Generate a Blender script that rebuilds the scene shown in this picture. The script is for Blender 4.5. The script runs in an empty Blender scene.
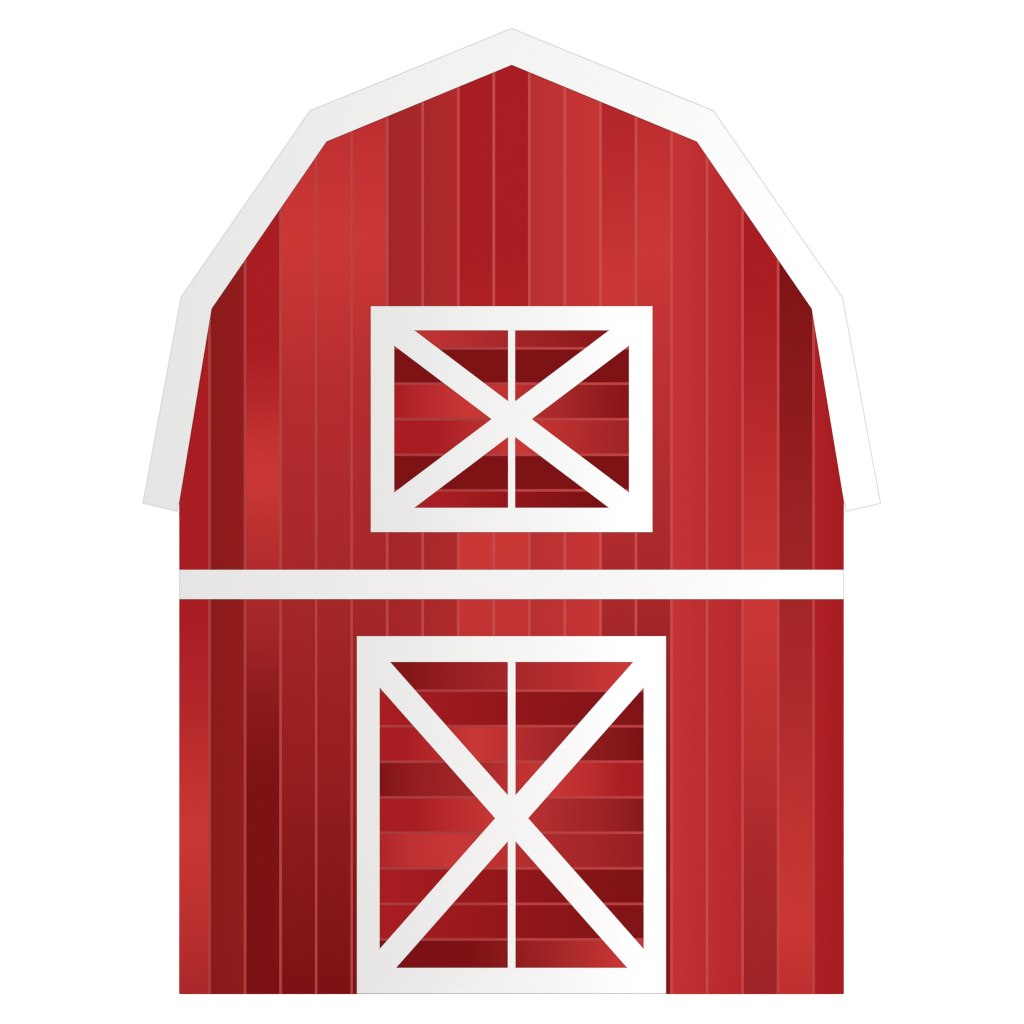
import bpy, bmesh, math

# ------------------------------------------------------------------ scale
S = 0.012                      # metres per picture unit on the barn's front
CX, Y0 = 511.65, 994.3         # barn's centre line and foot, in the drawing's units
def X(p): return (p - CX) * S
def Z(p): return (Y0 - p) * S

scene = bpy.context.scene
# ------------------------------------------------------------------ camera
cam_d = bpy.data.cameras.new("camera")
cam = bpy.data.objects.new("camera", cam_d)
scene.collection.objects.link(cam)
DIST = 48.0
cam.location = (X(512), -DIST, Z(512))
cam.rotation_euler = (math.radians(90), 0, 0)
cam_d.sensor_width = 36
cam_d.lens = 36 * (DIST - 0.005) / (1024 * S)
cam_d.clip_end = 20000
scene.camera = cam
# ------------------------------------------------------------------ light
world = bpy.data.worlds.new("World")
scene.world = world
world.use_nodes = True
world.node_tree.nodes["Background"].inputs[0].default_value = (1, 1, 1, 1)   # plain white backdrop all round
world.node_tree.nodes["Background"].inputs[1].default_value = 1.02
sd = bpy.data.lights.new("sun", 'SUN'); sd.energy = 5.0; sd.angle = math.radians(3); sd.color = (1, 1, 1)
sun = bpy.data.objects.new("sun", sd); scene.collection.objects.link(sun)
ELEV = 24
sun.rotation_euler = (math.radians(90 - ELEV), 0, 0)
sun.location = (0, -30, 25)
vs = scene.view_settings
scene.display_settings.display_device = 'sRGB'
vs.view_transform = 'Standard'; vs.look = 'None'; vs.exposure = 0; vs.gamma = 1; vs.use_curve_mapping = False
scene.render.engine = 'CYCLES'
scene.cycles.use_denoising = True
scene.cycles.max_bounces = 8
scene.render.film_transparent = False
scene.render.dither_intensity = 0.5
scene.cycles.pixel_filter_type = 'BLACKMAN_HARRIS'
scene.cycles.filter_width = 1.2

F = (2.64, 2.65, 2.64)         # light that falls on the front, per channel (white paint returns albedo * F)

def lin(h):
    h = h.lstrip('#')
    out = []
    for i in (0, 2, 4):
        c = int(h[i:i+2], 16) / 255
        out.append(c / 12.92 if c <= 0.04045 else ((c + 0.055) / 1.055) ** 2.4)
    return out
def paint(h, over=1.0):
    return tuple(min(0.9, c * over / f) for c, f in zip(lin(h), F)) + (1,)

# ------------------------------------------------------------------ materials
def base_mat(name, rough=0.75, spec=0.0):
    m = bpy.data.materials.new(name); m.use_nodes = True
    b = m.node_tree.nodes["Principled BSDF"]
    b.inputs["Roughness"].default_value = rough
    b.inputs["Specular IOR Level"].default_value = spec
    return m, b
def flat(name, h, over=1.0, rough=0.75):
    m, b = base_mat(name, rough)
    b.inputs["Base Color"].default_value = paint(h, over)
    return m
def ramp(name, axis, stops, over=1.0):
    """Paint whose own tone runs along a board. stops: [(picture unit, '#rrggbb'), ...] along axis 'X' or 'Z'."""
    m, b = base_mat(name)
    nt = m.node_tree; N = nt.nodes; L = nt.links
    conv = X if axis == 'X' else Z
    pts = sorted((conv(p), c) for p, c in stops)
    lo, hi = pts[0][0], pts[-1][0]
    if hi - lo < 1e-6: hi = lo + 1
    tc = N.new("ShaderNodeTexCoord"); sp = N.new("ShaderNodeSeparateXYZ")
    mr = N.new("ShaderNodeMapRange"); cr = N.new("ShaderNodeValToRGB")
    L.new(tc.outputs["Object"], sp.inputs[0]); L.new(sp.outputs[axis], mr.inputs["Value"])
    mr.inputs["From Min"].default_value = lo; mr.inputs["From Max"].default_value = hi
    L.new(mr.outputs[0], cr.inputs[0]); L.new(cr.outputs[0], b.inputs["Base Color"])
    # extra stops in between, so that the steps run evenly to the eye and not in linear light
    full = []
    for (a, ca), (c, cc) in zip(pts, pts[1:]):
        ra = [int(ca[i:i+2], 16) for i in (1, 3, 5)]; rc = [int(cc[i:i+2], 16) for i in (1, 3, 5)]
        n = 1 if len(pts) > 12 else 2
        for k in range(n):
            t = k / n
            full.append((a + (c - a) * t, '#%02x%02x%02x' % tuple(round(u + (v - u) * t) for u, v in zip(ra, rc))))
    full.append(pts[-1])
    el = cr.color_ramp.elements
    el[0].position = 0; el[0].color = paint(full[0][1], over)
    el[1].position = 1; el[1].color = paint(full[-1][1], over)
    for p, c in full[1:-1]:
        e = el.new((p - lo) / (hi - lo)); e.color = paint(c, over)
    return m

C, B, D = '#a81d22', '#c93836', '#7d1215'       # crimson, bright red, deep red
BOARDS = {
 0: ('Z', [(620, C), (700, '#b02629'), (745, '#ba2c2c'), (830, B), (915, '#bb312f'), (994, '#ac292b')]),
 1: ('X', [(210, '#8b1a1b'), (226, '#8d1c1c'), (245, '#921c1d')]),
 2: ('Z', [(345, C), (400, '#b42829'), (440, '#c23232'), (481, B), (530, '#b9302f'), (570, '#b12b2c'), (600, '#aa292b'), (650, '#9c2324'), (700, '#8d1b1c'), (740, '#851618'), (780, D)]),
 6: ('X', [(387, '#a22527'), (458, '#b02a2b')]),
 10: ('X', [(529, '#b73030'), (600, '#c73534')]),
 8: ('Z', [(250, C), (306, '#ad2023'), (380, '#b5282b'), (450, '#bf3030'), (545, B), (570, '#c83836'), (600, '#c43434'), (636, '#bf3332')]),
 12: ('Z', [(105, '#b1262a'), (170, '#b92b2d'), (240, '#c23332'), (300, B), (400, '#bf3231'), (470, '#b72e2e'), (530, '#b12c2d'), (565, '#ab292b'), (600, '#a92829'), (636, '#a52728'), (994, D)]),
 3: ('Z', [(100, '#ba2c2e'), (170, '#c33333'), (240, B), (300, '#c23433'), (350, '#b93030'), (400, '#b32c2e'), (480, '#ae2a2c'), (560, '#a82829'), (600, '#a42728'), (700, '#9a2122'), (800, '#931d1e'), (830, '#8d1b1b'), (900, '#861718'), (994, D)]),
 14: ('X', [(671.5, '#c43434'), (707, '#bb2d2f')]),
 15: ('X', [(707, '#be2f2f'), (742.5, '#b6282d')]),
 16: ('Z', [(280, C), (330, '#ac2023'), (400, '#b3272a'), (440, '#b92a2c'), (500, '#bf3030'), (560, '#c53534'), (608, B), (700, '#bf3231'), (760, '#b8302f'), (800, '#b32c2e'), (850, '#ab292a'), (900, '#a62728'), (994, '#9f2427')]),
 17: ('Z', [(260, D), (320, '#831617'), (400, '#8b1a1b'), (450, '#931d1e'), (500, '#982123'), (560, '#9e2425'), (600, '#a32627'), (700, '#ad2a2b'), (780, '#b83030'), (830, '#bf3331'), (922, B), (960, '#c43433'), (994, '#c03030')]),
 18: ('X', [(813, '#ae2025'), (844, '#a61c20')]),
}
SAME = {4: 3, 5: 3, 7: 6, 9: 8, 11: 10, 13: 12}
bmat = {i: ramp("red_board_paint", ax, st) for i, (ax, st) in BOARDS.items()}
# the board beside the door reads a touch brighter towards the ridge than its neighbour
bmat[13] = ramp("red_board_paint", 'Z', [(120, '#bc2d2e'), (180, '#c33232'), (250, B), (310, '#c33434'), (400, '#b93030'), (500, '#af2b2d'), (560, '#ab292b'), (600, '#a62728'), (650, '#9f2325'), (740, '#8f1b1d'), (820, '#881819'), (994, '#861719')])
def board_mat(i): return bmat[i] if i in bmat else bmat[SAME[i]]
BATTEN = ['#ae3d3e', '#ae4042', '#b44243', '#b94243', '#ba4444', '#bd4546', '#c04848', '#c24949', '#c54b4b',
          '#c64a4a', '#c84d4c', '#c94e4d', '#c84b4b', '#c64a4a', '#c74a4b', '#c54648', '#c44446', '#c24142']
batten_mats = {}
def batten_mat(h):
    if h not in batten_mats: batten_mats[h] = flat("batten_paint", h)
    return batten_mats[h]

def white(x0, x1, first='#e4e5e3', tone=1.0):             # white trim paint, its own tone a little greyer towards the left end
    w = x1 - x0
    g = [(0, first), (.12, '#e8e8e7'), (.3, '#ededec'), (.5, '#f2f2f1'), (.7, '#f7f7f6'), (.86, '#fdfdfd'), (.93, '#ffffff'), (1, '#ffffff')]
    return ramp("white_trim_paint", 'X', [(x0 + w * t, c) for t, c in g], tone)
edge_m = flat("grey_edge_strip", '#dcdcdc')
m_roof = flat("pale_roof_sheet", '#c9cac8')
m_snow, gb = base_mat("white_ground"); gb.inputs["Base Color"].default_value = (.87, .87, .87, 1)

# ------------------------------------------------------------------ mesh helpers
def prism(bm, pts, y0, y1, mi=0):
    """Front outline pts (x, z) at depth y0, carried back to y1."""
    a = [bm.verts.new((x, y0, z)) for x, z in pts]
    b = [bm.verts.new((x, y1, z)) for x, z in pts]
    f = [bm.faces.new(a), bm.faces.new(b[::-1])]
    n = len(pts)
    for i in range(n):
        j = (i + 1) % n
        f.append(bm.faces.new((a[i], b[i], b[j], a[j])))
    for q in f: q.material_index = mi
    return f
def P(*pts): return [(X(x), Z(y)) for x, y in pts]
def rect(bm, x0, y0, x1, y1, d0, d1, mi=0):
    return prism(bm, P((x0, y0), (x1, y0), (x1, y1), (x0, y1)), d0, d1, mi)
def obj(name, bm, mats, parent=None):
    bmesh.ops.recalc_face_normals(bm, faces=bm.faces)
    me = bpy.data.meshes.new(name); bm.to_mesh(me); bm.free()
    for m in (mats if isinstance(mats, list) else [mats]): me.materials.append(m)
    o = bpy.data.objects.new(name, me); scene.collection.objects.link(o); o.parent = parent
    return o
def empty(name, parent=None, loc=(0, 0, 0)):
    o = bpy.data.objects.new(name, None); scene.collection.objects.link(o); o.parent = parent; o.location = loc
    o.empty_display_size = 0.3
    return o

# ------------------------------------------------------------------ ground
bm = bmesh.new()
R = 6000
bm.faces.new([bm.verts.new(v) for v in ((-R, -R, 0), (R, -R, 0), (R, R, 0), (-R, R, 0))])
g = obj("ground", bm, m_snow); g["kind"] = "structure"

# ------------------------------------------------------------------ barn
DEPTH = 10.0
barn = empty("barn")
barn["label"] = "red wooden barn with white gambrel roof trim, crossed window and crossed door"
barn["category"] = "barn"

OUT = [(142.2, 503.7), (180.4, 297.0), (309.5, 110.3), (511.65, 27.8), (713.8, 110.3), (842.9, 297.0), (881.1, 503.7)]
INN = [(177.5, 512.1), (211.5, 308.7), (326.4, 141.5), (511.65, 64.8), (696.9, 141.5), (811.8, 308.7), (845.8, 512.1)]
WL, WR = 179.05, 843.95
top = [((a[0] + b[0]) / 2, (a[1] + b[1]) / 2) for a, b in zip(OUT, INN)][1:-1]
def top_at(x):
    pl = [(WL, 330)] + top + [(WR, 330)]
    for (x0, y0), (x1, y1) in zip(pl, pl[1:]):
        if x0 <= x <= x1: return y0 + (y1 - y0) * (x - x0) / (x1 - x0)
    return 330
SEAM = [209.4 + 35.55 * k for k in range(18)]
edges = [WL] + SEAM + [WR]

# gable wall: nineteen upright boards with a narrow batten over each joint
bm = bmesh.new(); mats = []
def slot(m):
    if m not in mats: mats.append(m)
    return mats.index(m)
for i, (a, b) in enumerate(zip(edges, edges[1:])):
    tops = [(b, top_at(b))] + [p for p in reversed(top) if a + .01 < p[0] < b - .01] + [(a, top_at(a))]
    prism(bm, P((a, Y0), (b, Y0), *tops), 0, 0.05, slot(board_mat(i)))
for k, x in enumerate(SEAM):
    w = 1.35 if k not in (3, 4) else 1.2
    x += 0.1 - 0.012 * k
    prism(bm, P((x - w, Y0), (x + w, Y0), (x + w, top_at(x)), (x - w, top_at(x))), -0.002, 0.0005, slot(batten_mat(BATTEN[k])))
obj("gable_wall", bm, mats, barn)

# side and back walls: upright boards of the same reds
def plain_wall(name, pts_of, n, length, fn):
    bm = bmesh.new(); ms = []
    cyc = ['#a81d22', '#8c1b1b', '#b52b2d', '#a42728', '#c03232', '#9a2122', '#ae2a2b']
    for i in range(n):
        m = flat("red_board_paint", cyc[(i * 3) % 7]) if len(ms) < 7 else None
        if m: ms.append(m)
        fn(bm, i, n, i % 7)
    ms.append(batten_mat('#bd4546'))
    return obj(name, bm, ms, barn)
ZE = Z(500)
def box(bm, x0, x1, y0, y1, z0, z1, mi):
    prism(bm, [(x0, z0), (x1, z0), (x1, z1), (x0, z1)], y0, y1, mi)
def side(sx):
    xo = X(WR) if sx > 0 else X(WL)
    def f(bm, i, n, mi):
        y0 = 0.052 + (DEPTH - 0.052) * i / n; y1 = 0.052 + (DEPTH - 0.052) * (i + 1) / n
        x_in = xo - sx * 0.05
        box(bm, min(xo, x_in), max(xo, x_in), y0, y1, 0, Z(330), mi)
        if i:
            box(bm, min(xo - sx * .001, xo + sx * .004), max(xo - sx * .001, xo + sx * .004), y0 - .016, y0 + .016, 0, Z(505), 7)
    return f
plain_wall("side_wall", None, 24, DEPTH, side(1))
plain_wall("side_wall", None, 24, DEPTH, side(-1))
def back(bm, i, n, mi):
    a, b = edges[i], edges[i + 1]
    tops = [(b, top_at(b))] + [p for p in reversed(top) if a + .01 < p[0] < b - .01] + [(a, top_at(a))]
    prism(bm, P((a, Y0), (b, Y0), *tops), DEPTH + .002, DEPTH + .05, mi)
    if i: rect(bm, a - 1.35, top_at(a), a + 1.35, Y0, DEPTH + .0495, DEPTH + .054, 7)
plain_wall("back_wall", None, 19, 0, back)

# roof: thick gambrel shell, with the white board across its front edge
roof_poly = OUT + INN[::-1]
bm = bmesh.new()
sh = [(x + (CX - x) * .0012, y + 0.5) for x, y in OUT]
sh[0] = (144.6, 496); sh[-1] = (2 * CX - 144.6, 496)       # the shell stops short of the front board's cut ends
inn = list(INN); inn[0] = (180.2, 496); inn[-1] = (2 * CX - 180.2, 496)
sh += inn[::-1]
prism(bm, P(*sh), -0.004, DEPTH + 0.25)
# standing seams on the roof sheets
for (a, b) in zip(OUT, OUT[1:]):
    ax, az = X(a[0]), Z(a[1]); bx, bz = X(b[0]), Z(b[1])
    L = math.hypot(bx - ax, bz - az); nx, nz = -(bz - az) / L, (bx - ax) / L
    for j in range(1, 20):
        y = j * 0.5 + .1
        vs_ = []
        for yy in (y - .012, y + .012):
            for (px, pz, o) in ((ax, az, -.015), (bx, bz, -.015), (bx, bz, .02), (ax, az, .02)):
                vs_.append(bm.verts.new((px + nx * o, yy, pz + nz * o)))
        q = vs_
        for idx in ((0, 1, 2, 3), (7, 6, 5, 4), (0, 4, 5, 1), (1, 5, 6, 2), (2, 6, 7, 3), (3, 7, 4, 0)):
            bm.faces.new([q[t] for t in idx])
roof = obj("roof", bm, m_roof, barn)
TR = 0.012                      # how far the white boards stand proud of the wall
bm = bmesh.new()
prism(bm, P(*roof_poly), -TR, -0.0045)
# slim grey edging that finishes the board's outer rim and its two cut ends
def strip(bm, p, q, w, ctr_side, d0, d1, mi):
    px, pz = X(p[0]), Z(p[1]); qx, qz = X(q[0]), Z(q[1])
    L = math.hypot(qx - px, qz - pz); nx, nz = (qz - pz) / L, -(qx - px) / L
    if ctr_side < 0: nx, nz = -nx, -nz
    w *= S
    prism(bm, [(px, pz), (qx, qz), (qx + nx * w, qz + nz * w), (px + nx * w, pz + nz * w)], d0, d1, mi)
def offset_poly(pts, d):
    """Mitred offset of an open line (drawing units), d to the right-hand side of travel."""
    out = []
    for i, p in enumerate(pts):
        ns = []
        for a, b in ((pts[i-1], p) if i else (None, None), (p, pts[i+1]) if i < len(pts)-1 else (None, None)):
            if a is None: continue
            l = math.hypot(b[0]-a[0], b[1]-a[1]); ns.append((-(b[1]-a[1])/l, (b[0]-a[0])/l))
        if len(ns) == 1: n = ns[0]; k = 1
        else:
            n = (ns[0][0]+ns[1][0], ns[0][1]+ns[1][1]); l = math.hypot(*n); n = (n[0]/l, n[1]/l); k = 1/(n[0]*ns[0][0]+n[1]*ns[0][1])
        out.append((p[0]+n[0]*d*k, p[1]+n[1]*d*k))
    return out
stubL = (INN[0][0] + (INN[1][0]-INN[0][0]) * .05, INN[0][1] + (INN[1][1]-INN[0][1]) * .05)
stubR = (2*CX - stubL[0], stubL[1])
rim = [stubL, INN[0]] + OUT + [INN[-1], stubR]
rin = offset_poly(rim, 1.0)
bm2 = bmesh.new()
for i in range(len(rim) - 1):
    prism(bm2, P(rim[i], rim[i+1], rin[i+1], rin[i]), -TR - 0.002, -TR + 0.001)
trim = obj("roof_trim", bm, white(142, 881), roof)
obj("edge_strip", bm2, edge_m, roof)

# belt board across the front
bm = bmesh.new()
rect(bm, WL, 569.8, WR, 599.1, -TR, 0.0004)
belt = obj("belt_board", bm, white(179, 844), barn)
for x, em in ((WL, flat('grey_edge_strip', '#d3d3d1')), (WR - .95, edge_m)):
    bm = bmesh.new(); rect(bm, x, 569.8, x + .95, 599.1, -TR - .002, -TR + .001)
    obj("end_strip", bm, em, belt)

# planked, framed and cross-braced openings
def crossed(root, fo, fi, cy, slope, h, mull, seams, planks, seam_cols, tone=1.0):
    """fo, fi: outer and inner frame rects (x0, y0, x1, y1); h: half the brace's upright thickness."""
    cx = CX
    ox0, oy0, ox1, oy1 = fo; ix0, iy0, ix1, iy1 = fi
    # panel of level planks
    bm = bmesh.new(); ms = []
    ys = [iy0 - 3] + seams + [iy1 + 3]
    for i, (a, b) in enumerate(zip(ys, ys[1:])):
        ms.append(ramp("red_plank_paint", 'X', planks[i]))
        rect(bm, ix0 - 3, a, ix1 + 3, b, -0.0042, -0.0025, i)
    ms.append(ramp("plank_joint_paint", 'X', seam_cols))
    for y in seams:
        rect(bm, ix0 - 3, y - 1.3, ix1 + 3, y + 1.3, -0.0058, -0.0041, len(ms) - 1)
    obj("plank_panel", bm, ms, root)
    wm = white(ox0, ox1, '#e6e6e4', tone)
    # frame: four boards round the opening, one mesh
    bm = bmesh.new()
    rect(bm, ox0, oy0, ox1, iy0, -TR - .001, 0.0004)
    rect(bm, ox0, iy1, ox1, oy1, -TR - .001, 0.0004)
    rect(bm, ox0, iy0, ix0, iy1, -TR - .001, 0.0004)
    rect(bm, ix1, iy0, ox1, iy1, -TR - .001, 0.0004)
    bmesh.ops.remove_doubles(bm, verts=bm.verts, dist=1e-5)
    obj("frame", bm, wm, root)
    # the crossed braces
    tu = cx - (cy - h - iy0) / slope; tl = cx - (iy1 - cy - h) / slope       # where the top / bottom opening starts
    sy_t = cy - slope * (cx - ix0) + h; sy_b = cy + slope * (cx - ix0) - h   # where the side openings start
    m = lambda x: 2 * cx - x
    poly = [(ix0, iy0), (tu, iy0), (cx, cy - h), (m(tu), iy0), (ix1, iy0), (ix1, sy_t), (cx + h / slope, cy), (ix1, sy_b),
            (ix1, iy1), (m(tl), iy1), (cx, cy + h), (tl, iy1), (ix0, iy1), (ix0, sy_b), (cx - h / slope, cy), (ix0, sy_t)]
    bm = bmesh.new(); prism(bm, P(*poly), -TR - .0006, -0.0045)
    obj("cross_brace", bm, wm, root)
    bm = bmesh.new(); rect(bm, mull[0], iy0, mull[1], iy1, -TR + .0010, -0.0044)
    obj("mullion", bm, wm, root)

win = empty("hayloft_window", barn)
crossed(win, (370.85, 306.3, 652.4, 532.1), (394.2, 330.3, 629.0, 507.8), 419.1, 0.755, 15.15, (508.1, 515.1),
        [348.3, 383.7, 419.2, 454.8, 490.4],
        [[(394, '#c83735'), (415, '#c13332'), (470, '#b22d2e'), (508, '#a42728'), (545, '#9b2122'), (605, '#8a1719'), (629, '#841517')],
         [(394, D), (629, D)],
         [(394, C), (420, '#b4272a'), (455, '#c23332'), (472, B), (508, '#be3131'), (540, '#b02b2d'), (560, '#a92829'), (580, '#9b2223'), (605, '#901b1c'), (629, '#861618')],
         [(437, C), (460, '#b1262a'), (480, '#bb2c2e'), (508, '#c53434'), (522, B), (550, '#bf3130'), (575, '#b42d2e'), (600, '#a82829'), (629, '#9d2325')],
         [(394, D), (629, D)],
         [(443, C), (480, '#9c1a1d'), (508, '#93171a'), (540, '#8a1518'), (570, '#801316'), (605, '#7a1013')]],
        [(394, '#ab3b3c'), (490, '#ae3c3d'), (515, '#b94243'), (629, '#c04243')])
door = empty("barn_door", barn)
crossed(door, (356.95, 636.2, 665.95, 993.5), (379.6, 661.9, 643.7, 967.8), 818.2, 1.132, 18.65, (507.8, 515.45),
        [690.7, 726.2, 761.7, 797.3, 832.8, 868.3, 903.9, 939.4],
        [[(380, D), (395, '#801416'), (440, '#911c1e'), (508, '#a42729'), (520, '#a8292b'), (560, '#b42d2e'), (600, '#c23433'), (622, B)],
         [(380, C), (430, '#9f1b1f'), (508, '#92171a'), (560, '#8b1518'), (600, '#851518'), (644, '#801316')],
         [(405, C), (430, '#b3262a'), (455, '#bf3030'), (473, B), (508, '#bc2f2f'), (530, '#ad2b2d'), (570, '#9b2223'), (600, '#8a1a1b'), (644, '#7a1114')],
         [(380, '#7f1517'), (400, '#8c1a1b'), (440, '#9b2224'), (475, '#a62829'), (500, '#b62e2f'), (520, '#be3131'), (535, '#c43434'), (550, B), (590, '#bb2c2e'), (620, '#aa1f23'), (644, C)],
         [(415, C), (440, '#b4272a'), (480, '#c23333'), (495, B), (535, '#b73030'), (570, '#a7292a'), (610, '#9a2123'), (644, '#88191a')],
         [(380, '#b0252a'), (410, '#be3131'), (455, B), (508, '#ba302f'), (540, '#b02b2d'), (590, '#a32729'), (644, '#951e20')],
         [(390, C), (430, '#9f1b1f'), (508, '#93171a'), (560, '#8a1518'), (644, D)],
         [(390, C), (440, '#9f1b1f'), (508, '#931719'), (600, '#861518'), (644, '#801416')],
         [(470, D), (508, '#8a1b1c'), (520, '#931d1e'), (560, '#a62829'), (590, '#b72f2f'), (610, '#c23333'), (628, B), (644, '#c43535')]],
        [(380, '#a93c3d'), (490, '#b03c3e'), (515, '#b84142'), (644, '#c03f41')], tone=1.02)
